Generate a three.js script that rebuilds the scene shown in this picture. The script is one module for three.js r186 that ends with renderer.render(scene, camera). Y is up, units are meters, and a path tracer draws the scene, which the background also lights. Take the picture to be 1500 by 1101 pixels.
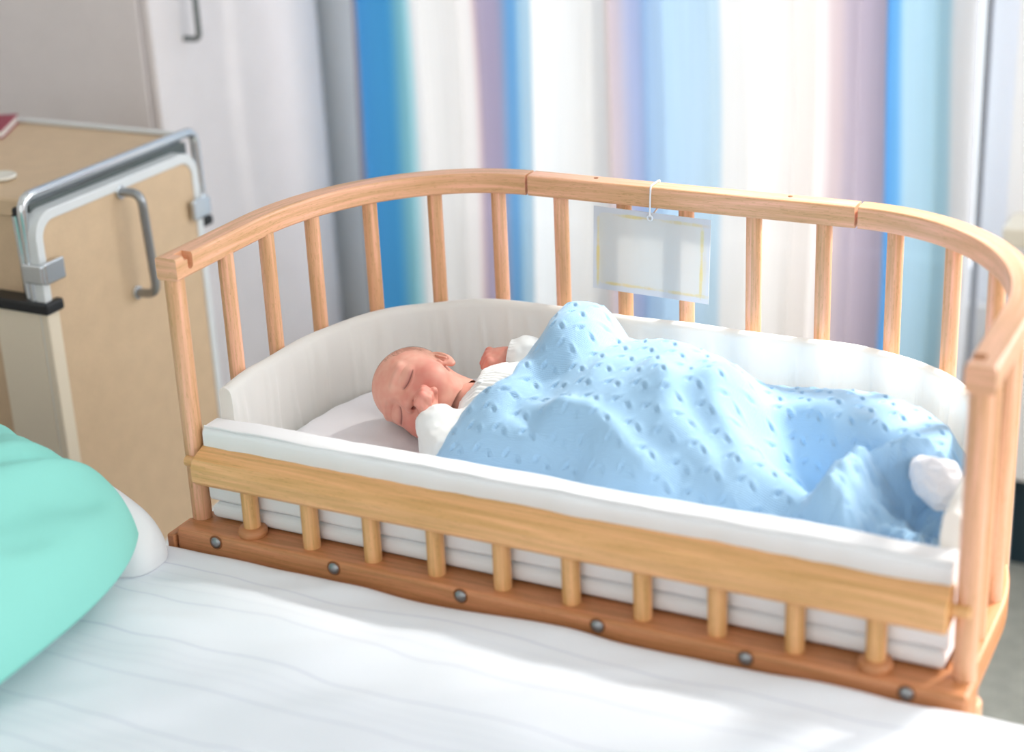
import * as THREE from 'three';
import { mergeGeometries, mergeVertices } from 'three/addons/utils/BufferGeometryUtils.js';
import { RoundedBoxGeometry } from 'three/addons/geometries/RoundedBoxGeometry.js';
import { RectAreaLightUniformsLib } from 'three/addons/lights/RectAreaLightUniformsLib.js';
import { createNoise3D } from 'simplex-noise';
import { Brush, Evaluator, SUBTRACTION } from 'three-bvh-csg';

// ------------------------------------------------------------------ camera, sky, light, exposure
const scene = new THREE.Scene();
const renderer = new THREE.WebGLRenderer({ antialias: true });
renderer.toneMapping = THREE.LinearToneMapping;
renderer.toneMappingExposure = 0.37;
renderer.shadowMap.enabled = true;
RectAreaLightUniformsLib.init();

const FOCAL = 2491;
const camera = new THREE.PerspectiveCamera(2 * Math.atan(600.5 / FOCAL) * 180 / Math.PI, 1500 / 1201, 0.05, 60);
camera.position.set(0.7359, 1.5912, 1.4406);
camera.quaternion.setFromRotationMatrix(new THREE.Matrix4().makeBasis(
  new THREE.Vector3(0.8927, -0.0422, -0.4487), new THREE.Vector3(-0.1278, 0.9311, -0.3418), new THREE.Vector3(0.4322, 0.3624, 0.8257)));
camera.setViewOffset(1500, 1201, 0, 100, 1500, 1101);
camera.focus = 2.08;
camera.userData.fStop = 2.0;
camera.updateProjectionMatrix();

scene.background = new THREE.Color(0.93, 0.97, 1.0);
scene.backgroundIntensity = 3.0;

function areaLight(name, w, h, pos, look, color, intensity) {
  const l = new THREE.RectAreaLight(color, intensity, w, h);
  l.name = name; l.position.set(...pos); l.lookAt(...look); scene.add(l); return l;
}
// daylight entering by the two window openings of the window wall
areaLight('daylight_curtained_window', 1.15, 2.1, [-0.405, 1.6, -1.62], [-0.405, 1.5, 1], 0xf3f8ff, 3);
areaLight('daylight_clear_window', 1.75, 1.66, [1.4, 1.53, -1.62], [1.25, 1.3, 1], 0xf6faff, 11);
// daylight entering by the broad window in the right hand wall
areaLight('daylight_side_window', 2.1, 1.7, [2.62, 1.6, -.2], [0, 1.2, -.2], 0xfbfbff, 9);
// veiled sun high behind the clear window: its soft light reaches the crib and hardly the bed
const sun = new THREE.DirectionalLight(0xfffaf2, 25);
sun.name = 'veiled_sun'; sun.position.set(2.1, 5.245, -3.7); sun.target.position.set(0, .87, -.2); sun.castShadow = true; sun.shadow.radius = 16; sun.shadow.mapSize.set(2048, 2048);
Object.assign(sun.shadow.camera, { left: -3, right: 3, top: 3, bottom: -3, near: .5, far: 14 }); scene.add(sun, sun.target);
// added front fill, shining in by an unseen window put behind the bed
areaLight('added_rear_fill', 2.0, 1.4, [0.3, 1.6, 3.1], [0.1, 1.0, 0], 0xfffaf2, 2.6);

// ------------------------------------------------------------------ helpers
const noise3 = createNoise3D(mulberry(77));
function mulberry(a) { return () => { a |= 0; a = a + 0x6D2B79F5 | 0; let t = Math.imul(a ^ a >>> 15, 1 | a); t = t + Math.imul(t ^ t >>> 7, 61 | t) ^ t; return ((t ^ t >>> 14) >>> 0) / 4294967296; }; }
const clamp = (x, a, b) => Math.min(b, Math.max(a, x));
const lerp = (a, b, t) => a + (b - a) * t;
const sstep = (a, b, x) => { const t = clamp((x - a) / (b - a), 0, 1); return t * t * (3 - 2 * t); };
const V = (x, y, z) => new THREE.Vector3(x, y, z);
const names = new Map();
function numbered(n) { const k = names.get(n) || 0; names.set(n, k + 1); return k ? `${n}_${String(k).padStart(3, '0')}` : n; }
function mesh(name, geo, mat, parent, label) {
  const m = new THREE.Mesh(geo, mat); m.name = name; m.castShadow = m.receiveShadow = true;
  if (label) m.userData.label = label;
  if (parent) parent.add(m);
  return m;
}
function thing(name, label, category, pos = [0, 0, 0], group) {
  const g = new THREE.Group(); g.name = numbered(name); g.position.set(...pos); g.userData = { label, category };
  if (group) g.userData.group = group;
  scene.add(g); return g;
}
function solo(name, geo, mat, label, category, group) {
  const m = mesh(numbered(name), geo, mat, scene); m.userData = { label, category }; if (group) m.userData.group = group; return m;
}
function structure(name, geo, mat, parent) {
  const m = mesh(name, geo, mat, parent || scene); if (!parent) m.userData.kind = 'structure'; return m;
}
// uv in metres by dominant axis; turn = true swaps so that grain follows the longest side
function boxUV(g, along) {
  if (g.index) g = g.toNonIndexed();
  g.computeBoundingBox(); const s = g.boundingBox.getSize(V(0, 0, 0));
  const ax = along ?? (s.x >= s.y && s.x >= s.z ? 0 : s.y >= s.z ? 1 : 2);
  const p = g.attributes.position, uv = new Float32Array(p.count * 2), a = V(0, 0, 0), b = V(0, 0, 0), c = V(0, 0, 0);
  for (let i = 0; i < p.count; i += 3) {
    a.fromBufferAttribute(p, i); b.fromBufferAttribute(p, i + 1); c.fromBufferAttribute(p, i + 2);
    const n = b.clone().sub(a).cross(c.clone().sub(a)); const m = [Math.abs(n.x), Math.abs(n.y), Math.abs(n.z)];
    const d = m[0] >= m[1] && m[0] >= m[2] ? 0 : m[1] >= m[2] ? 1 : 2;
    let u = ax, v = [0, 1, 2].find(k => k !== d && k !== ax);
    if (d === ax) { u = (d + 1) % 3; v = (d + 2) % 3; }
    for (let k = 0; k < 3; k++) { const q = [p.getX(i + k), p.getY(i + k), p.getZ(i + k)]; uv[(i + k) * 2] = q[u]; uv[(i + k) * 2 + 1] = q[v]; }
  }
  g.setAttribute('uv', new THREE.BufferAttribute(uv, 2)); return g;
}
function box(x0, x1, y0, y1, z0, z1, r = 0.004, seg = 2) {
  const w = x1 - x0, h = y1 - y0, d = z1 - z0; r = Math.min(r, w / 2.01, h / 2.01, d / 2.01);
  const g = r > 0 ? new RoundedBoxGeometry(w, h, d, seg, r) : new THREE.BoxGeometry(w, h, d);
  g.translate((x0 + x1) / 2, (y0 + y1) / 2, (z0 + z1) / 2); return boxUV(g);
}
const plain = (x0, x1, y0, y1, z0, z1) => box(x0, x1, y0, y1, z0, z1, 0);
function tube(pts, r, seg = 40, rad = 12, closed = false, tension = 0.5) {
  return new THREE.TubeGeometry(new THREE.CatmullRomCurve3(pts.map(p => V(...p)), closed, 'catmullrom', tension), seg, r, rad, closed);
}
// polyline with rounded corners
function bentTube(pts, rad, r, ring = 12, closed = false) {
  const P = pts.map(p => V(...p)), out = [], n = P.length;
  for (let i = 0; i < n; i++) {
    if (!closed && (i === 0 || i === n - 1)) { out.push(P[i]); continue; }
    const a = P[(i + n - 1) % n], b = P[i], c = P[(i + 1) % n];
    const d1 = a.clone().sub(b), d2 = c.clone().sub(b), q = Math.min(rad, d1.length() * .49, d2.length() * .49);
    const s = b.clone().addScaledVector(d1.normalize(), q), e = b.clone().addScaledVector(d2.normalize(), q);
    for (let k = 0; k <= 6; k++) { const t = k / 6; out.push(s.clone().multiplyScalar((1 - t) ** 2).addScaledVector(b, 2 * t * (1 - t)).addScaledVector(e, t * t)); }
  }
  const path = new THREE.CurvePath(), m = out.length;
  for (let i = 0; i < m - (closed ? 0 : 1); i++) path.add(new THREE.LineCurve3(out[i], out[(i + 1) % m]));
  path.arcLengthDivisions = 400;
  return new THREE.TubeGeometry(path, Math.max(60, m * 3), r, ring, closed);
}
function cyl(r0, r1, y0, y1, x, z, seg = 20, bevel = 0) {
  const pts = bevel ? [[0, y0], [r0 - bevel, y0], [r0, y0 + bevel], [r1, y1 - bevel], [r1 - bevel, y1], [0, y1]] : [[0, y0], [r0, y0], [r1, y1], [0, y1]];
  const g = new THREE.LatheGeometry(pts.map(p => new THREE.Vector2(...p)), seg); g.translate(x, 0, z);
  const uv = g.attributes.uv, p = g.attributes.position; const th = 2 * Math.PI * Math.max(r0, r1);
  for (let i = 0; i < uv.count; i++) { const u = uv.getX(i); uv.setXY(i, p.getY(i), u * th + x * 1.7 + z); }
  return g;
}
// sweep a closed profile [[n, y], ...] along a plan path of {x, z, nx, nz, s}
function sweep(path, profile, opt = {}) {
  const n = path.length, m = profile.length, pos = [], uv = [], idx = [];
  let per = [0]; for (let j = 0; j < m; j++) { const a = profile[j], b = profile[(j + 1) % m]; per.push(per[j] + Math.hypot(a[0] - b[0], a[1] - b[1])); }
  for (let i = 0; i < n; i++) for (let j = 0; j <= m; j++) {
    const q = profile[j % m], p = path[i]; let o = q[0], y = q[1];
    if (opt.warp) { const w = opt.warp(p.s, o, y, i / (n - 1)); o = w[0]; y = w[1]; }
    pos.push(p.x + p.nx * o, y, p.z + p.nz * o); uv.push(p.s, per[j] + (opt.v0 || 0));
  }
  const w = m + 1;
  for (let i = 0; i < n - 1; i++) for (let j = 0; j < m; j++) { const a = i * w + j, b = a + 1, c = a + w, d = c + 1; idx.push(a, b, c, b, d, c); }
  const g = new THREE.BufferGeometry();
  // end caps
  for (const e of [0, n - 1]) {
    const base = pos.length / 3; let cx = 0, cy = 0, cz = 0;
    for (let j = 0; j < m; j++) { const k = (e * w + j) * 3; pos.push(pos[k], pos[k + 1], pos[k + 2]); uv.push(profile[j][0] + .37, profile[j][1]); cx += pos[k] / m; cy += pos[k + 1] / m; cz += pos[k + 2] / m; }
    pos.push(cx, cy, cz); uv.push(.37, profile.reduce((t, q) => t + q[1] / m, 0));
    for (let j = 0; j < m; j++) { const a = base + j, b = base + (j + 1) % m; if (e) idx.push(a, b, base + m); else idx.push(b, a, base + m); }
  }
  g.setAttribute('position', new THREE.Float32BufferAttribute(pos, 3)); g.setAttribute('uv', new THREE.Float32BufferAttribute(uv, 2)); g.setIndex(idx);
  g.computeVertexNormals(); return orient(g);
}
function roundRect(n0, n1, y0, y1, r, k = 4) {
  const out = []; const cs = [[n1 - r, y0 + r, -90], [n1 - r, y1 - r, 0], [n0 + r, y1 - r, 90], [n0 + r, y0 + r, 180]];
  for (const [cx, cy, a] of cs) for (let i = 0; i <= k; i++) { const t = (a + 90 * i / k) * Math.PI / 180; out.push([cx + r * Math.cos(t), cy + r * Math.sin(t)]); }
  return out;
}
function dense(profile, step) {
  const out = []; for (let j = 0; j < profile.length; j++) { const a = profile[j], b = profile[(j + 1) % profile.length], n = Math.max(1, Math.ceil(Math.hypot(a[0] - b[0], a[1] - b[1]) / step)); for (let i = 0; i < n; i++) out.push([lerp(a[0], b[0], i / n), lerp(a[1], b[1], i / n)]); } return out;
}
// closed sheet with thickness from a grid function f(u, v) -> [x, y, z]
function sheet(nu, nv, f, thick, uvScale = [1, 1]) {
  const pos = [], uv = [], idx = [], W = nv + 1, N = (nu + 1) * W;
  for (let i = 0; i <= nu; i++) for (let j = 0; j <= nv; j++) { const p = f(i / nu, j / nv); pos.push(...p); uv.push(i / nu * uvScale[0], j / nv * uvScale[1]); }
  for (let i = 0; i < nu; i++) for (let j = 0; j < nv; j++) { const a = i * W + j; idx.push(a, a + 1, a + W, a + 1, a + W + 1, a + W); }
  let g = new THREE.BufferGeometry(); g.setAttribute('position', new THREE.Float32BufferAttribute(pos, 3)); g.setIndex(idx); g.computeVertexNormals();
  const nr = g.attributes.normal; let up = 0; for (let i = 0; i < nr.count; i++) up += nr.getY(i);
  const sgn = 1;
  for (let k = 0; k < N; k++) { pos.push(pos[k * 3] - sgn * thick * nr.getX(k), pos[k * 3 + 1] - sgn * thick * nr.getY(k), pos[k * 3 + 2] - sgn * thick * nr.getZ(k)); uv.push(uv[k * 2], uv[k * 2 + 1]); }
  const top = idx.slice(); for (let k = 0; k < top.length; k += 3) idx.push(top[k] + N, top[k + 2] + N, top[k + 1] + N);
  const rim = []; for (let i = 0; i <= nu; i++) rim.push(i * W); for (let j = 1; j <= nv; j++) rim.push(nu * W + j); for (let i = nu - 1; i >= 0; i--) rim.push(i * W + nv); for (let j = nv - 1; j > 0; j--) rim.push(j);
  for (let k = 0; k < rim.length; k++) { const a = rim[k], b = rim[(k + 1) % rim.length]; idx.push(a, b, a + N, b, b + N, a + N); }
  g = new THREE.BufferGeometry(); g.setAttribute('position', new THREE.Float32BufferAttribute(pos, 3)); g.setAttribute('uv', new THREE.Float32BufferAttribute(uv, 2)); g.setIndex(idx); g.computeVertexNormals();
  return orient(g);
}
function orient(g) { // make closed surfaces face outwards
  const p = g.attributes.position, ix = g.index; let v = 0; const n = ix ? ix.count : p.count, I = i => ix ? ix.getX(i) : i;
  for (let i = 0; i < n; i += 3) { const a = I(i), b = I(i + 1), c = I(i + 2); const ax = p.getX(a), ay = p.getY(a), az = p.getZ(a), bx = p.getX(b), by = p.getY(b), bz = p.getZ(b), cx = p.getX(c), cy = p.getY(c), cz = p.getZ(c); v += ax * (by * cz - bz * cy) - ay * (bx * cz - bz * cx) + az * (bx * cy - by * cx); }
  if (v < 0 && ix) { for (let i = 0; i < n; i += 3) { const t = ix.getX(i); ix.setX(i, ix.getX(i + 1)); ix.setX(i + 1, t); } g.computeVertexNormals(); }
  return g;
}
// textures
function dataTex(w, h, fn, srgb = true, repeat = [1, 1]) {
  const d = new Uint8Array(w * h * 4);
  for (let y = 0; y < h; y++) for (let x = 0; x < w; x++) { const c = fn(x / w, y / h, x, y), k = (y * w + x) * 4; d[k] = clamp(c[0], 0, 255); d[k + 1] = clamp(c[1], 0, 255); d[k + 2] = clamp(c[2], 0, 255); d[k + 3] = 255; }
  const t = new THREE.DataTexture(d, w, h); t.wrapS = t.wrapT = THREE.RepeatWrapping; t.magFilter = THREE.LinearFilter; t.minFilter = THREE.LinearMipmapLinearFilter; t.generateMipmaps = true;
  if (srgb) t.colorSpace = THREE.SRGBColorSpace; t.repeat.set(...repeat); t.needsUpdate = true; return t;
}
const pn = (u, v, fu, fv, s = 0) => { // tiling noise
  const a = u * 2 * Math.PI, r = fu / (2 * Math.PI); return noise3(Math.cos(a) * r + s * 13.7, Math.sin(a) * r - s * 5.1, v * fv + s);
};
function woodTex(base, contrast, seed, fleck = 0.5) {
  const rnd = mulberry(seed), fl = new Float32Array(1024 * 512);
  for (let i = 0; i < 5200 * fleck; i++) { const x = rnd() * 1024 | 0, y = rnd() * 512 | 0, l = 5 + rnd() * 16 | 0, a = .25 + rnd() * .6; for (let k = 0; k < l; k++) fl[y * 1024 + (x + k) % 1024] = Math.max(fl[y * 1024 + (x + k) % 1024], a); }
  return dataTex(1024, 512, (u, v, x, y) => {
    const w = pn(u, v, 1.5, 3, seed) * .35; const g = pn(u, v + w * .05, 2, 26, seed + 2), g2 = pn(u, v, 5, 90, seed + 4), g3 = pn(u, v, 1.2, 5, seed + 6);
    const k = 1 + contrast * (.07 * g + .04 * g2 + .06 * g3) - fl[y * 1024 + x] * .16;
    return [base[0] * k, base[1] * (k * .97 + .03 * k * k), base[2] * (k * k)];
  }, true, [1 / .42, 1 / .21]);
}
const fabricBump = dataTex(256, 256, (u, v, x, y) => { const k = 128 + 60 * Math.sin(u * 2 * Math.PI * 64) * Math.sin(v * 2 * Math.PI * 64) + 40 * pn(u, v, 20, 20, 3); return [k, k, k]; }, false, [1 / .08, 1 / .08]);
const knitBump = dataTex(512, 512, (u, v) => { const k = 128 + 70 * Math.cos(v * 2 * Math.PI * 64) + 36 * Math.cos(u * 2 * Math.PI * 48 + Math.sin(v * 2 * Math.PI * 64)) + 30 * pn(u, v, 40, 40, 5); return [k, k, k]; }, false, [1 / .12, 1 / .12]);
const speck = (c, amp, f, seed, rep) => dataTex(512, 512, (u, v) => { const n = pn(u, v, f, f, seed) * .6 + pn(u, v, f * 5, f * 5, seed + 3) * .4; return c.map(q => q * (1 + amp * n)); }, true, rep);

const M = {};
const std = (o) => new THREE.MeshStandardMaterial(o);
const phys = (o) => new THREE.MeshPhysicalMaterial(o);
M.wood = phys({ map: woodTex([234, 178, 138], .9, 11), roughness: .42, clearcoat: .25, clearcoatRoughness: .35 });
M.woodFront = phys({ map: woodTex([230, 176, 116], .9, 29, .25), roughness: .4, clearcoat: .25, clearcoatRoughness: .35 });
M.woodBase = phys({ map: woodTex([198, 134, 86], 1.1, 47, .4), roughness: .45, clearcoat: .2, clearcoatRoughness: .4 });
M.woodDark = std({ color: 0x8a5530, roughness: .7 });
M.bumper = phys({ color: 0xfbfaf6, roughness: .85, transmission: .4, thickness: 0, sheen: .2, sheenRoughness: .6, bumpMap: fabricBump, bumpScale: .00015 });
M.bumperFront = phys({ color: 0xf7f8fa, roughness: .85, sheen: .2, sheenRoughness: .6, bumpMap: fabricBump, bumpScale: .00015 });
M.mattress = std({ color: 0xf2f3f6, roughness: .9, bumpMap: fabricBump, bumpScale: .0002 });
M.muslin = std({ color: 0xf8f7fc, roughness: .95, bumpMap: fabricBump, bumpScale: .0002 });
M.blanket = phys({ color: 0xaad2f3, roughness: .95, sheen: 1, sheenRoughness: .6, sheenColor: 0xffffff, bumpMap: knitBump, bumpScale: .0005, side: THREE.DoubleSide });
M.knit = phys({ color: 0xeef0f0, roughness: .95, sheen: .25, sheenRoughness: .6 });
M.chrome = std({ color: 0xd6dadd, metalness: 1, roughness: .18 });
M.steel = std({ color: 0x9c9fa2, metalness: 1, roughness: .32 });
M.darkMetal = std({ color: 0x6d7472, metalness: .9, roughness: .35 });
M.black = std({ color: 0x14161a, roughness: .45 });
M.beige = std({ map: speck([214, 186, 152], .025, 12, 5, [2, 2]), roughness: .5 });
M.cream = std({ color: 0xe9dcc6, roughness: .5 });
M.whiteEdge = std({ color: 0xdfe3e4, roughness: .35 });
M.laminate = std({ map: speck([234, 228, 228], .012, 8, 13, [1.5, 1.5]), roughness: .45 });
M.wall = std({ color: 0xf1efec, roughness: .9 });
M.ceiling = std({ color: 0xf6f5f2, roughness: .95 });
M.floor = std({ map: speck([172, 174, 164], .07, 16, 21, [1.2, 1.2]), roughness: .38 });
M.skirtShaded = std({ color: 0x1b3540, roughness: .5 });  // teal vinyl, darkened to carry the shade under the radiator
M.frame = std({ color: 0xeff1f4, roughness: .4 });
M.sill = std({ color: 0xe6dfce, roughness: .4 });
M.glass = phys({ color: 0xffffff, transmission: 1, thickness: 0, roughness: 0, ior: 1.5 });
M.radiator = std({ color: 0xeeeff0, roughness: .4 });
M.bedMetal = std({ color: 0xc9ced2, metalness: .3, roughness: .4 });
M.rubber = std({ color: 0x2a2c2e, roughness: .8 });

// ------------------------------------------------------------------ the room
const RX0 = -2.0, RX1 = 2.5, RZ0 = -1.5, RZ1 = 3.0, RH = 3.05, T = .22;
structure('floor', plain(RX0 - T, RX1 + T, -.12, 0, RZ0 - T, RZ1 + T), M.floor);
structure('ceiling', plain(RX0 - T, RX1 + T, RH, RH + .15, RZ0 - T, RZ1 + T), M.ceiling);
structure('wall_head', plain(RX0 - T, RX0, 0, RH, RZ0 - T, RZ1 + T), M.wall);
const W4 = [-1.3, .9], S4 = .75, H4 = 2.45;
structure('wall_right', mergeGeometries([
  plain(RX1, RX1 + T, 0, S4, RZ0 - T, RZ1 + T), plain(RX1, RX1 + T, H4, RH, RZ0 - T, RZ1 + T), plain(RX1, RX1 + T, S4, H4, RZ0 - T, W4[0]), plain(RX1, RX1 + T, S4, H4, W4[1], RZ1 + T)]), M.wall);
const SILL = .68, SILL1 = .5, HEAD = 2.79;  // unseen lintel height, set so the wall keeps the sun off the bed
const W1 = [-1.0, .19], W2 = [.5, 2.3];
structure('wall_window', mergeGeometries([
  plain(RX0, W1[1], 0, SILL1, RZ0 - T, RZ0), plain(W1[1], RX1, 0, SILL, RZ0 - T, RZ0), plain(RX0, RX1, HEAD, RH, RZ0 - T, RZ0),
  plain(RX0, W1[0], SILL1, HEAD, RZ0 - T, RZ0), plain(W1[1], W2[0], SILL, HEAD, RZ0 - T, RZ0), plain(W2[1], RX1, SILL, HEAD, RZ0 - T, RZ0)]), M.wall);
const W3 = [-.75, 1.35], S3 = .9, H3 = 2.3;
structure('wall_rear', mergeGeometries([
  plain(RX0, RX1, 0, S3, RZ1, RZ1 + T), plain(RX0, RX1, H3, RH, RZ1, RZ1 + T), plain(RX0, W3[0], S3, H3, RZ1, RZ1 + T), plain(W3[1], RX1, S3, H3, RZ1, RZ1 + T)]), M.wall);
structure('baseboard_window_shade', plain(RX0, RX1, 0, .2, RZ0, RZ0 + .008), M.skirtShaded);  // skirting, made taller to stand in for the shaded wall below the radiator
structure('baseboard_head', plain(RX0, RX0 + .008, 0, .15, RZ0 + .01, RZ1), M.skirtShaded);
structure('baseboard_right', plain(RX1 - .008, RX1, 0, .15, RZ0 + .01, RZ1), M.skirtShaded);
function windowUnit(n, x0, x1, y0, y1, z, panes) {
  const g = new THREE.Group(); g.name = 'window_' + n; g.userData.kind = 'structure'; scene.add(g);
  const f = .06, zz = [z - .03, z + .03];
  mesh('window_frame', mergeGeometries([plain(x0, x0 + f, y0, y1, ...zz), plain(x1 - f, x1, y0, y1, ...zz), plain(x0 + f, x1 - f, y0, y0 + f, ...zz), plain(x0 + f, x1 - f, y1 - f, y1, ...zz)]), M.frame, g);
  const w = (x1 - x0 - 2 * f) / panes;
  for (let i = 0; i < panes; i++) {
    const a = x0 + f + i * w;
    if (i) mesh('mullion', plain(a - .025, a + .025, y0 + f, y1 - f, z - .025, z + .025), M.frame, g);
    mesh('pane', plain(a + (i ? .025 : 0), a + w - (i < panes - 1 ? .025 : 0), y0 + f, y1 - f, z - .003, z + .003), M.glass, g);
  }
  return g;
}
windowUnit(1, W1[0], W1[1], SILL1, HEAD, RZ0 - .06, 2);
windowUnit(2, W2[0], W2[1], SILL, HEAD, RZ0 - .06, 2);
windowUnit(3, W3[0], W3[1], S3, H3, RZ1 + .06, 2);  // added unseen window, there for the front fill
{ const w = windowUnit(4, -1.1, 1.1, S4, H4, 0, 2); w.rotation.y = Math.PI / 2; w.position.set(RX1 + .06, 0, (W4[0] + W4[1]) / 2); }
structure('trim_1', box(.2, 2.35, SILL - .035, SILL + .003, RZ0 - .02, RZ0 + .09, .008), M.sill);

// radiator under the sill
{
  const t = thing('radiator', 'white ribbed radiator on the wall below the window sill', 'radiator', [.875, 0, RZ0 + .05]);
  for (let i = 0; i < 14; i++) mesh('fin', box(-.66 + i * .095, -.66 + i * .095 + .07, .2, .56, -.022, .03, .014), M.radiator, t);
  mesh('header_pipe', bentTube([[-.66, .23, 0], [.66, .23, 0]], 0, .014), M.radiator, t);
  mesh('header_pipe', bentTube([[-.66, .53, 0], [.66, .53, 0]], 0, .014), M.radiator, t);
  mesh('feed_pipe', bentTube([[-.64, .23, 0], [-.64, 0, 0]], 0, .009), M.radiator, t);
}

// ------------------------------------------------------------------ curtain
{
  const t = thing('curtain', 'blue white and mauve striped sheer curtain hanging before the window', 'curtain');
  const X0 = -1.055, X1 = .165, stops = [
    [-1.10, 150, 140, 152], [-1.045, 140, 130, 146], [-1.037, 70, 150, 214], [-.985, 72, 158, 218], [-.965, 140, 203, 222], [-.93, 176, 220, 228], [-.915, 240, 240, 240], [-.80, 242, 240, 240],
    [-.785, 226, 205, 210], [-.772, 176, 164, 184], [-.742, 168, 158, 184], [-.728, 120, 178, 228], [-.715, 182, 218, 240], [-.672, 190, 224, 242], [-.66, 244, 246, 248], [-.52, 242, 242, 242],
    [-.505, 230, 216, 214], [-.48, 214, 200, 208], [-.462, 182, 192, 226], [-.445, 176, 208, 240], [-.305, 196, 222, 240], [-.29, 246, 246, 246], [-.10, 244, 240, 238],
    [-.083, 222, 206, 210], [-.07, 206, 196, 210], [.005, 198, 190, 212], [.02, 96, 168, 236], [.036, 110, 180, 238], [.048, 184, 220, 240], [.112, 182, 220, 236], [.126, 240, 242, 246], [.16, 232, 234, 240], [.30, 200, 204, 212]];
  const tex = dataTex(1024, 64, (u, v) => { const x = X0 + u * (X1 - X0); let i = 0; while (i < stops.length - 2 && stops[i + 1][0] < x) i++; const a = stops[i], b = stops[i + 1], k = sstep(a[0], b[0], x), n = 1 + .02 * noise3(u * 400, v * 6, 2); return [1, 2, 3].map(c => lerp(a[c], b[c], k) * n); });
  tex.wrapS = THREE.ClampToEdgeWrapping;
  const mat = phys({ map: tex, roughness: .95, transmission: .2, thickness: 0, side: THREE.DoubleSide });
  const nu = 260, nv = 40;
  const pos = [], uv = [], idx = [];
  for (let i = 0; i <= nu; i++) for (let j = 0; j <= nv; j++) {
    const u = i / nu, y = .12 + 2.66 * j / nv; const x = lerp(X0, X1, u);
    const ph = u * 2 * Math.PI * 9.5 + 1.2 * noise3(u * 4, 0, 1) + .25 * noise3(u * 3, y * .8, 4);
    const amp = .026 * (1 + .3 * noise3(u * 6, y * .6, 7));
    const edge = sstep(.965, 1, u);
    pos.push(x + .006 * Math.sin(ph * 2) + .012 * noise3(u * 3, y * .9, 12), y, RZ0 + .14 + amp * Math.sin(ph) - edge * .02); uv.push(u, j / nv);
  }
  for (let i = 0; i < nu; i++) for (let j = 0; j < nv; j++) { const a = i * (nv + 1) + j, b = a + nv + 1; idx.push(a, b, a + 1, a + 1, b, b + 1); }
  const g = new THREE.BufferGeometry(); g.setAttribute('position', new THREE.Float32BufferAttribute(pos, 3)); g.setAttribute('uv', new THREE.Float32BufferAttribute(uv, 2)); g.setIndex(idx); g.computeVertexNormals();
  mesh('curtain_cloth', g, mat, t);
  mesh('shaded_side_hem', bentTube([[X1 + .004, .12, RZ0 + .135], [X1 + .006, 2.78, RZ0 + .135]], 0, .006), std({ color: 0x9aa0ac, roughness: .9 }), t, 'curtain side edge with the shade of its fold painted grey');  // grey colour stands in for shade on the folded back edge
  mesh('curtain_track', box(-1.2, 2.4, 2.78, 2.805, RZ0 + .12, RZ0 + .16), M.frame, t);
}

// ------------------------------------------------------------------ wardrobe
{
  const t = thing('wardrobe', 'tall pale lilac hospital wardrobe with a bent metal door handle', 'wardrobe');
  const zf = -.925, zb = -1.46, xf = -1.215, xb = -1.85;
  mesh('carcass', mergeGeometries([plain(xb, xf, .08, 2.15, zf - .02, zf), plain(xb, xf, .08, 2.15, zb, zb + .02), plain(xb, xf, 2.13, 2.15, zb + .02, zf - .02), plain(xb, xf, .08, .1, zb + .02, zf - .02), plain(xb, xb + .012, .1, 2.13, zb + .02, zf - .02)]), M.laminate, t);
  mesh('door', box(xf + .003, xf + .022, .1, 2.14, zb + .004, zf - .006, .003), M.laminate, t);
  mesh('plinth', plain(xb + .02, xf - .04, 0, .08, zb + .01, zf - .01), M.darkMetal, t);
  const h = mesh('door_handle', bentTube([[xf + .022, 1.012, -1.022], [xf + .055, 1.012, -1.022], [xf + .055, 1.2, -1.022], [xf + .022, 1.2, -1.022]], .012, .0052), M.darkMetal, t, 'bent dark metal pull handle');
}

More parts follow.
